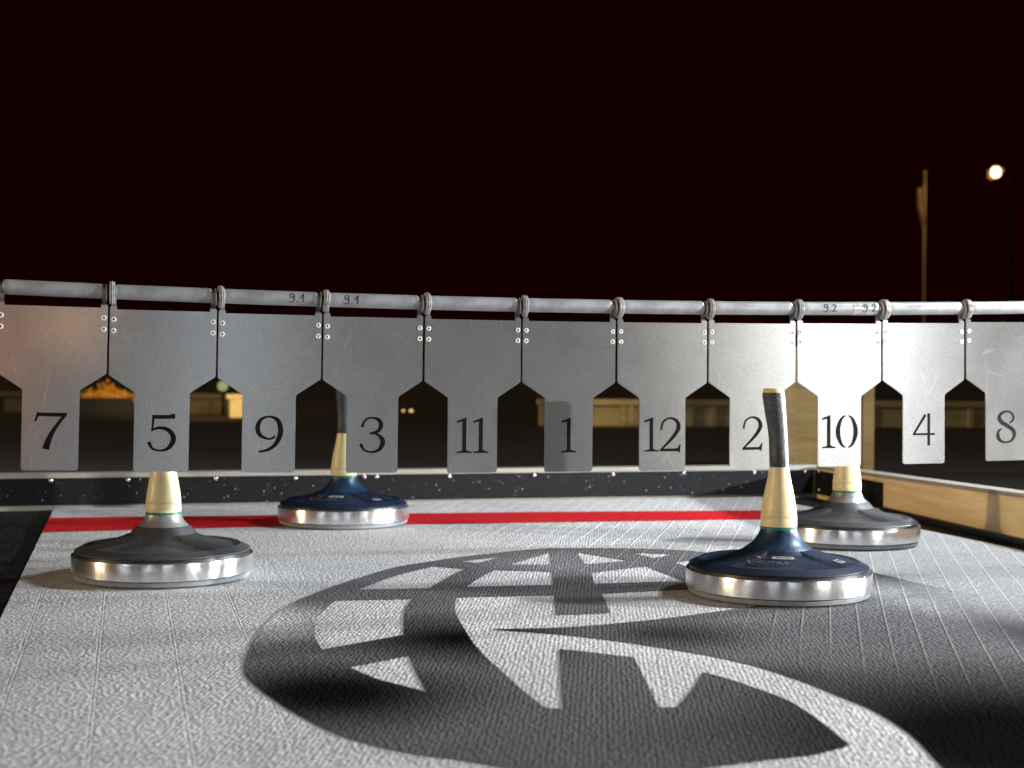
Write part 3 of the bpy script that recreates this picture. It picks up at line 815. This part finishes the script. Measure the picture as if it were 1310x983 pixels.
# sleeves between the plates
SL = [(0.0088, -0.0652), (0.0099, -0.0642), (0.0103, -0.0628), (0.0103, -0.0560), (0.0103, 0.0560), (0.0103, 0.0615), (0.0098, 0.0636), (0.0086, 0.0648)]
SLEEVE_ME = None
def stroke_on_tube(name, strokes, r, parent, h, dz=-0.0055):
    bm = bmesh.new()
    for s in strokes:
        for P in strip_polys(cr([(x*h, y*h, w*h) for x, y, w in s], 5)):
            vs = []
            for x, y in P:
                th = (y+dz)/r
                vs.append(bm.verts.new((x, -(r)*math.cos(th), (r)*math.sin(th))))
            bm.faces.new(vs)
    for f in bm.faces:
        f.normal_update()
        if f.normal.y > 0: f.normal_flip()
    me = bpy.data.meshes.new(name); bm.to_mesh(me); bm.free(); me.materials.append(M['ink'])
    return link(bpy.data.objects.new(name, me), parent)
W = 0.13
S9 = [[(.52, .72, W), (.40, .50, W*.7), (.18, .55, W), (.12, .78, W), (.28, 1.0, W*.8), (.50, .92, W), (.55, .70, W), (.55, .35, W), (.46, .05, W), (.20, -.02, W*.8), (-.05, .02, W)]]
SDOT = [[(.88, .05, W*1.2), (.97, .05, W*1.2)]]
S1 = [[(1.25, .45, W), (1.42, .70, W*.8), (1.62, 1.0, W)], [(1.62, 1.0, W), (1.60, .5, W), (1.58, .0, W)]]
S2 = [[(1.30, .72, W*.8), (1.40, .95, W), (1.60, .95, W), (1.68, .75, W), (1.50, .35, W), (1.28, .05, W), (1.55, .08, W), (1.85, .12, W)]]
for k, num in enumerate(NUMS):
    a = (k-4.5)*PITCH
    slope = (sag(a+0.07)-sag(a-0.07))/0.14
    t = empty('pipe_sleeve', rail_pt(a), 0, 'grey pipe sleeve on the rail right above the plate marked ' + num, 'pipe sleeve', 'pipe sleeves on the rail')
    t.scale = (RS,)*3
    if num in ('9', '3', '10'):
        t['label'] = {'9': 'grey pipe sleeve with 9.1 written near its right end', '3': 'grey pipe sleeve with 9.1 written near its left end', '10': 'grey pipe sleeve with 9.2 written twice and a taped end'}[num]
    t.rotation_euler = (0, -slope, TH)
    if SLEEVE_ME is None:
        bm = bmesh.new(); lathe(bm, SL, 40, axis='X'); o = obj('tube', bm, M['tube'], t, True, 35); SLEEVE_ME = o.data
    else: child('tube', SLEEVE_ME, t)
    hh = 0.0125
    if num == '9':
        w_ = stroke_on_tube('marker_writing', S9+SDOT+S1, 0.01045, t, hh); w_.location = (0.0245, 0, 0)
    if num == '3':
        w_ = stroke_on_tube('marker_writing', S9+SDOT+S1, 0.01045, t, hh); w_.location = (-0.045, 0, 0)
    if num == '10':
        w_ = stroke_on_tube('marker_writing', S9+SDOT+S2, 0.01045, t, hh); w_.location = (-0.032, 0, 0)
        bm = bmesh.new(); lathe(bm, [(0.01030, 0.0195), (0.01055, 0.0196), (0.01058, 0.040), (0.0106, 0.0588), (0.0104, 0.0590)], 40, axis='X'); tp = obj('tape', bm, M['tape'], t, True, 40)
        w_ = stroke_on_tube('marker_writing', S9+SDOT+S2, 0.0108, tp, hh); w_.location = (0.036, 0, 0)
# washers at the seams
bm = bmesh.new()
WME = None
for k in range(10):
    a = (k-4)*PITCH
    slope = (sag(a+0.07)-sag(a-0.07))/0.14
    t = empty('washer_stack', rail_pt(a), 0, 'stack of round zinc washers on the rail between the plates marked %s and %s' % (NUMS[k], NUMS[k+1]), 'washers', 'washer stacks on the rail')
    t.scale = (RS,)*3
    t.rotation_euler = (0, -slope + rng.uniform(-.05, .05), TH + rng.uniform(-.10, .10))
    for x, r, w in ((-0.0038, 0.0125, 0.0014), (0.0012, 0.0158, 0.0021), (0.0038, 0.0162, 0.0021), (0.0064, 0.0156, 0.0021)):
        bm2 = bmesh.new(); rr = r*rng.uniform(0.985, 1.015)
        lathe(bm2, [(rr*0.5, -w/2), (rr-0.0009, -w/2), (rr, -w/4), (rr, w/4), (rr-0.0009, w/2), (rr*0.5, w/2)], 32, axis='X')
        o = obj('washer', bm2, M['washer'], t, True, 40); o.location = (x, 0, -0.0016)
bm.free()

# ------------------------------------------------------------------ the dark yard behind
# brown box behind the back board
p = on_ground(1046, 606); 
bx = at_depth(1046, 600, 4.6); bx.z = -0.016
t = empty('wooden_box', bx, 0.10, 'plain brown wooden box standing behind the back board', 'box')
bm = bmesh.new(); box(bm, -0.145, 0.145, -0.10, 0.10, 0.0, 0.395, 0.004); obj('carcass', bm, M['brown'], t)
bm = bmesh.new(); box(bm, -0.152, 0.152, -0.107, 0.107, 0.3955, 0.412, 0.003); obj('lid', bm, M['brown'], t)
for s in (-1, 1):
    bm = bmesh.new(); box(bm, s*0.125-0.018, s*0.125+0.018, -0.1085, -0.101, 0.002, 0.39, 0.001); obj('corner_batten', bm, M['brown'], t)

def low_wall(name, p0, p1, h, label, posts, m_panel, m_rail, m_post):
    v = p1-p0; ln_ = v.length; rz_ = math.atan2(v.y, v.x)
    t = empty(name, Vector((p0.x, p0.y, -0.016)), rz_, label, 'low wall')
    bm = bmesh.new(); box(bm, 0, ln_, 0.0, 0.03, 0, h-0.036, 0.002); obj('panel', bm, m_panel, t)
    bm = bmesh.new(); box(bm, -0.01, ln_+0.01, -0.02, 0.05, h-0.034, h, 0.003); obj('top_rail', bm, m_rail, t)
    for x in posts:
        bm = bmesh.new(); box(bm, x-0.016, x+0.016, -0.014, -0.002, 0, h-0.036, 0.002); obj('post', bm, m_post, t)
    return t
yb = 8.3
p0 = at_depth(690, 540, yb-0.1); p1 = at_depth(1330, 545, yb+0.2)
low_wall('timber_wall', p0, p1, 0.150, 'low timber boundary wall with posts glimpsed through the plate gaps', [0.12, 0.47, 0.515, 0.86, 0.99, 1.25, 1.58, 1.9, 2.2, 2.5, 2.75], M['farwood'], M['farwood'], M['farwood'])
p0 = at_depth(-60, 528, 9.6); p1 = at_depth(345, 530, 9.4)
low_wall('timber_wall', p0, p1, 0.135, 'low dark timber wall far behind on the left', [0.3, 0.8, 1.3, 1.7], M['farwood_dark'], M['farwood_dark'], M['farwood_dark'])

# planter with orange flowers
pc = at_depth(136, 520, 9.2)
t = empty('flower_planter', Vector((pc.x, pc.y, -0.016)), 0.2, 'dark planter box full of orange flowers seen left of the plate marked 5', 'planter')
bm = bmesh.new()
vs = box(bm, -0.16, 0.16, -0.07, 0.07, 0, 0.11, 0.004); obj('trough', bm, M['planter'], t)
bm = bmesh.new()
r_ = random.Random(5)
for i in range(150):
    x = r_.gauss(0, 0.075); x = max(-0.17, min(0.17, x)); y = r_.uniform(-0.07, 0.07)
    z = 0.115 + abs(r_.gauss(0, 0.5))*0.10*max(0.2, 1-abs(x)/0.19) - (0.03 if r_.random() < .25 else 0)
    c = Vector((x, y, z)); n_ = Vector((r_.uniform(-1, 1), r_.uniform(-1.4, .2), r_.uniform(-.2, 1.2))).normalized()
    u_ = n_.orthogonal().normalized(); w_ = n_.cross(u_); s_ = r_.uniform(0.008, 0.015)
    vs = [bm.verts.new(c + (u_*math.cos(2*PI*k/7) + w_*math.sin(2*PI*k/7))*s_*(1 if k % 2 else .8) + n_*(0.003 if k % 2 else 0)) for k in range(7)]
    bm.faces.new(vs)
res = bmesh.ops.create_icosphere(bm, subdivisions=3, radius=1.0)
for v in res['verts']: v.co = Vector((v.co.x*0.155, v.co.y*0.065, 0.116 + v.co.z*(0.035 + 0.03*math.sin(v.co.x*9+1)**2 + 0.012*math.sin(v.co.y*11))))
me_f = obj('flowers', bm, M['flower'], t)
bm = bmesh.new()
for i in range(60):
    x = r_.uniform(-0.15, 0.15); c = Vector((x, r_.uniform(-.06, .06), 0.11 + r_.uniform(0, 0.05)))
    d_ = Vector((r_.uniform(-1, 1), r_.uniform(-1, 1), r_.uniform(.1, 1))).normalized()*0.03; q_ = d_.orthogonal().normalized()*0.007
    bm.faces.new([bm.verts.new(c), bm.verts.new(c+d_*.5+q_), bm.verts.new(c+d_), bm.verts.new(c+d_*.5-q_)])
obj('leaves', bm, M['leaf'], t)
# cream block with a wider cap
pc = at_depth(303, 528, 9.0)
t = empty('cream_block', Vector((pc.x, pc.y, -0.016)), 0.15, 'small cream bollard block with a wider cap, seen right of the plate marked 5', 'bollard')
bm = bmesh.new(); box(bm, -0.042, 0.042, -0.042, 0.042, 0, 0.115, 0.004); obj('shaft', bm, M['block'], t)
bm = bmesh.new(); box(bm, -0.062, 0.052, -0.05, 0.05, 0.1155, 0.142, 0.004); obj('cap', bm, M['block'], t)
# pale green globe on a short stake
pc = at_depth(285, 494, 9.3)
t = empty('globe_lantern', Vector((pc.x, pc.y, -0.016)), 0, 'small pale green glowing globe lantern behind the cream bollard', 'lantern')
hz = pc.z + 0.016
bm = bmesh.new(); lathe(bm, [(0.008, 0), (0.006, hz-0.03)], 12); obj('stake', bm, M['darkmetal'], t, True, 40)
bm = bmesh.new(); lathe(bm, [(0.002, -0.032), (0.018, -0.029), (0.030, -0.015), (0.034, 0.0), (0.030, 0.016), (0.018, 0.029), (0.002, 0.033)], 24); o = obj('globe', bm, M['globe'], t, True); o.location = (0, 0, hz)
# two small ground lights
for px, s, lab in ((526, 1.0, 'brighter of two tiny warm ground lights left of the plate marked 11'), (516, 0.6, 'dimmer of two tiny warm ground lights beside the plate marked 3')):
    pc = at_depth(px, 523, 9.8)
    t = empty('ground_light', Vector((pc.x, pc.y, -0.016)), 0, lab, 'ground light', 'tiny ground lights')
    bm = bmesh.new(); lathe(bm, [(0.022*s, 0), (0.022*s, 0.012), (0.016*s, 0.016)], 16); obj('housing', bm, M['darkmetal'], t, True, 40)
    bm = bmesh.new(); lathe(bm, [(0.014*s, 0.0162), (0.012*s, 0.024), (0.006*s, 0.029), (0.001, 0.030)], 16); obj('lens', bm, M['dot'], t, True, 60)
# flag pole and street lamp
YF = 40.0
pt = at_depth(1183.5, 222, YF); pbm = at_depth(1183.5, 376, YF)
t = empty('flag_pole', Vector((pt.x, YF, -0.016)), 0, 'tall ochre flag pole with a limp furled flag near its top', 'flag pole')
bm = bmesh.new(); lathe(bm, [(0.009, 0.0), (0.010, 1.6), (0.012, 2.4), (0.018, 3.4), (0.024, 4.2), (0.023, pt.z-0.45), (0.016, pt.z-0.2), (0.010, pt.z)], 20); obj('pole', bm, M['polemetal'], t, True, 50)
bm = bmesh.new(); lathe(bm, [(0.004, pt.z), (0.03, pt.z+0.02), (0.034, pt.z+0.05), (0.02, pt.z+0.08), (0.003, pt.z+0.09)], 16); obj('finial', bm, M['polemetal'], t, True)
bm = bmesh.new()
zt = pt.z - 0.36
cols = 9; rows_ = 12; grid = []
for i in range(rows_+1):
    v_ = i/rows_
    z = zt - v_*1.05
    wid = 0.165*(1.0 if v_ < 0.55 else max(0.25, 1-(v_-0.55)*1.7))
    row = []
    for j in range(cols+1):
        u_ = j/cols
        row.append(bm.verts.new((-0.035 - wid*u_, 0.035*math.sin(u_*9 + v_*2.0), z - 0.05*u_*(1-v_) + (0.03*math.sin(u_*7) if i == rows_ else 0))))
    grid.append(row)
for i in range(rows_):
    for j in range(cols): bm.faces.new((grid[i][j], grid[i][j+1], grid[i+1][j+1], grid[i+1][j]))
fo = obj('flag', bm, M['cloth'], t, True)
sm = fo.modifiers.new('thick', 'SOLIDIFY'); sm.thickness = 0.006
pl = at_depth(1274, 221, YF+0.5)
t = empty('street_lamp', Vector((pl.x+0.45, pl.y, -0.016)), 0, 'lit street lamp glowing in the night sky at the upper right', 'street lamp')
hz = pl.z + 0.016
bm = bmesh.new(); lathe(bm, [(0.07, 0.0), (0.06, 1.0), (0.045, hz+0.1), (0.03, hz+0.16)], 16); obj('pole', bm, M['darkmetal'], t, True, 50)
bm = bmesh.new(); box(bm, -0.355, 0.02, -0.03, 0.03, hz+0.135, hz+0.175, 0.01); obj('arm', bm, M['darkmetal'], t)
bm = bmesh.new(); lathe(bm, [(0.10, hz+0.142), (0.105, hz+0.152), (0.085, hz+0.178), (0.04, hz+0.192), (0.01, hz+0.195)], 24)
o = obj('lamp_hood', bm, M['cloth'], t, True, 50); o.location = (-0.45, 0, 0)
bm = bmesh.new(); lathe(bm, [(0.01, hz-0.135), (0.065, hz-0.122), (0.108, hz-0.08), (0.126, hz-0.015), (0.120, hz+0.055), (0.098, hz+0.105), (0.078, hz+0.141)], 24)
o = obj('lamp_globe', bm, M['lampglass'], t, True); o.location = (-0.45, 0, 0)

bm = bmesh.new()
rr_ = random.Random(11)
rim = [0.180 + 0.034*math.sin(2*2*PI*k/28 + 0.4) + 0.015*math.sin(5*2*PI*k/28) + rr_.uniform(-.010, .010) for k in range(28)]
f_ = [bm.verts.new((0.02 + rim[k]*math.cos(2*PI*k/28), 0.10, hz + 0.012 + rim[k]*math.sin(2*PI*k/28))) for k in range(28)]
b_ = [bm.verts.new((v.co.x, 0.14, v.co.z)) for v in f_]
bm.faces.new(f_); bm.faces.new(b_[::-1])
for k in range(28): bm.faces.new((f_[k], b_[k], b_[(k+1) % 28], f_[(k+1) % 28]))
o = obj('amber_diffuser', bm, M['amber'], t); o.location = (-0.45, 0, 0)

# ------------------------------------------------------------------ lights
def lamp(name, typ, loc, energy, col, target=None, **kw):
    ld = bpy.data.lights.new(name, typ); ld.energy = energy; ld.color = col
    for k, v in kw.items(): setattr(ld, k, v)
    o = bpy.data.objects.new(name, ld); C.objects.link(o); o.location = loc
    if target is not None:
        o.rotation_euler = (Vector(target)-Vector(loc)).to_track_quat('-Z', 'Y').to_euler()
    return o
COOL = (0.86, 0.93, 1.0); WARM = (1.0, 0.60, 0.22)
# floodlight low behind-right of the lane: long thin handle shadows to the left
lamp('floodlight_low', 'SPOT', (2.75, 3.33, 0.50), 640, COOL, (0.0, 2.3, 0.05), spot_size=math.radians(110), spot_blend=0.6, shadow_soft_size=0.012)
# floodlight along the row of plates (handle shadow on plate 1)
lamp('floodlight_row', 'SPOT', (2.9, 2.04, 0.485), 680, (1.0, 0.98, 0.95), (0.2, 2.15, 0.25), spot_size=math.radians(70), spot_blend=0.5, shadow_soft_size=0.015)
# floodlight behind the camera to the right: sheen on the plates
lamp('floodlight_front', 'SPOT', (3.14, -0.64, 0.85), 84, (1.0, 0.97, 0.90), (0.45, 2.3, 0.25), spot_size=math.radians(60), spot_blend=0.7, shadow_soft_size=0.16)
# high mast lamps of the yard
lamp('yard_mast', 'AREA', lane(2.1, -0.02, 1.75), 84, (0.86, 0.93, 1.0), (0.75, 2.6, 0), shape='DISK', size=0.4)
lamp('yard_mast_left', 'SPOT', (-3.5, -2.5, 3.0), 50, (0.90, 0.93, 1.0), (0.0, 2.4, 0.1), spot_size=math.radians(60), spot_blend=0.6, shadow_soft_size=0.10)
for lx, ly, lz, le in ((-2.6, -0.6, 0.55, 14), (-0.9, -2.2, 0.6, 16), (0.9, -1.9, 0.55, 13), (2.4, 0.4, 0.5, 12)):
    lamp('lane_lamp', 'SPOT', (lx, ly, lz), le, COOL, (0.1, 2.4, 0.05), spot_size=math.radians(70), spot_blend=0.6, shadow_soft_size=0.02)
# warm sodium light from the left, low
sun = lamp('sodium_glow', 'SUN', (0, 0, 5), 1.15, (1.0, 0.76, 0.46), angle=math.radians(2.0))
sun.rotation_euler = Vector((0.95, 0.31, -0.20)).to_track_quat('-Z', 'Y').to_euler()
glow = lamp('sodium_haze_glow', 'SUN', (-1, 0, 5), 0.22, (1.0, 0.58, 0.20), angle=math.radians(60))
glow.rotation_euler = Vector((0.8, 0.35, -0.6)).to_track_quat('-Z', 'Y').to_euler()
lamp('sodium_lamp_near', 'SPOT', (0.20, -2.9, 0.62), 26, (1.0, 0.36, 0.12), (-0.93, 1.98, 0.33), spot_size=math.radians(8), spot_blend=0.9, shadow_soft_size=0.10)
lamp('sodium_lamp_near', 'SPOT', (0.62, -2.9, 0.95), 26, (1.0, 0.50, 0.14), (-0.615, 2.06, 0.395), spot_size=math.radians(1.7), spot_blend=1.0, shadow_soft_size=0.05)
# the street lamp's own light on the flag pole
lamp('street_lamp_light', 'SPOT', (pl.x-0.05, pl.y-0.45, pl.z-0.22), 180, (1.0, 0.58, 0.20), (pt.x, YF, pt.z-0.5), spot_size=math.radians(72), spot_blend=1.0, shadow_soft_size=0.15)
# yard lamp over the far walls
lamp('wall_lamp', 'SPOT', (0.9, 6.7, 1.1), 62, (1.0, 0.78, 0.38), (0.50, 8.3, 0.08), spot_size=math.radians(20), spot_blend=1.0, shadow_soft_size=0.05)
lamp('yard_lamp_left', 'SPOT', (-1.75, 8.0, 0.55), 48, (1.0, 0.72, 0.32), (-1.95, 9.15, 0.10), spot_size=math.radians(75), spot_blend=0.9, shadow_soft_size=0.06)

# ------------------------------------------------------------------ world, camera, view
w = bpy.data.worlds.new('World'); SC.world = w; w.use_nodes = True
nt = w.node_tree; nt.nodes.clear()
sky = nt.nodes.new('ShaderNodeTexSky'); sky.sky_type = 'NISHITA'; sky.sun_disc = False
sky.sun_elevation = math.radians(-8); sky.sun_rotation = math.radians(200)
b1 = nt.nodes.new('ShaderNodeBackground'); b1.inputs['Strength'].default_value = 0.0005
nt.links.new(sky.outputs[0], b1.inputs['Color'])
b2 = nt.nodes.new('ShaderNodeBackground'); b2.inputs['Color'].default_value = (0.0062, 0.0002, 0.0001, 1); b2.inputs['Strength'].default_value = 1.0
ad = nt.nodes.new('ShaderNodeAddShader'); out = nt.nodes.new('ShaderNodeOutputWorld')
nt.links.new(b1.outputs[0], ad.inputs[0]); nt.links.new(b2.outputs[0], ad.inputs[1]); nt.links.new(ad.outputs[0], out.inputs['Surface'])

cd = bpy.data.cameras.new('Camera'); cam = bpy.data.objects.new('Camera', cd); C.objects.link(cam)
cam.location = (0, 0, CAM_H)
cam.rotation_euler = (Matrix.Rotation(PI/2, 4, 'X') @ Matrix.Rotation(ROLL, 4, 'Z')).to_euler()
cd.sensor_width = 36.0; cd.lens = 36.0*FPX/1310.0
cd.shift_y = -(491.5-CY)/1310.0
cd.shift_x = 0.0
cd.clip_start = 0.05; cd.clip_end = 1500
cd.dof.use_dof = True; cd.dof.focus_distance = 2.15; cd.dof.aperture_fstop = 6.3
SC.camera = cam
SC.render.resolution_x = 1024; SC.render.resolution_y = 768
SC.view_settings.view_transform = 'Standard'; SC.view_settings.look = 'None'
SC.view_settings.exposure = 0.0; SC.view_settings.gamma = 1.0
SC.cycles.use_denoising = True
SC.cycles.denoiser = 'OPENIMAGEDENOISE'
SC.cycles.denoising_input_passes = 'RGB_ALBEDO_NORMAL'
SC.cycles.denoising_prefilter = 'ACCURATE'
SC.cycles.max_bounces = 6
SC.cycles.sample_clamp_indirect = 6.0
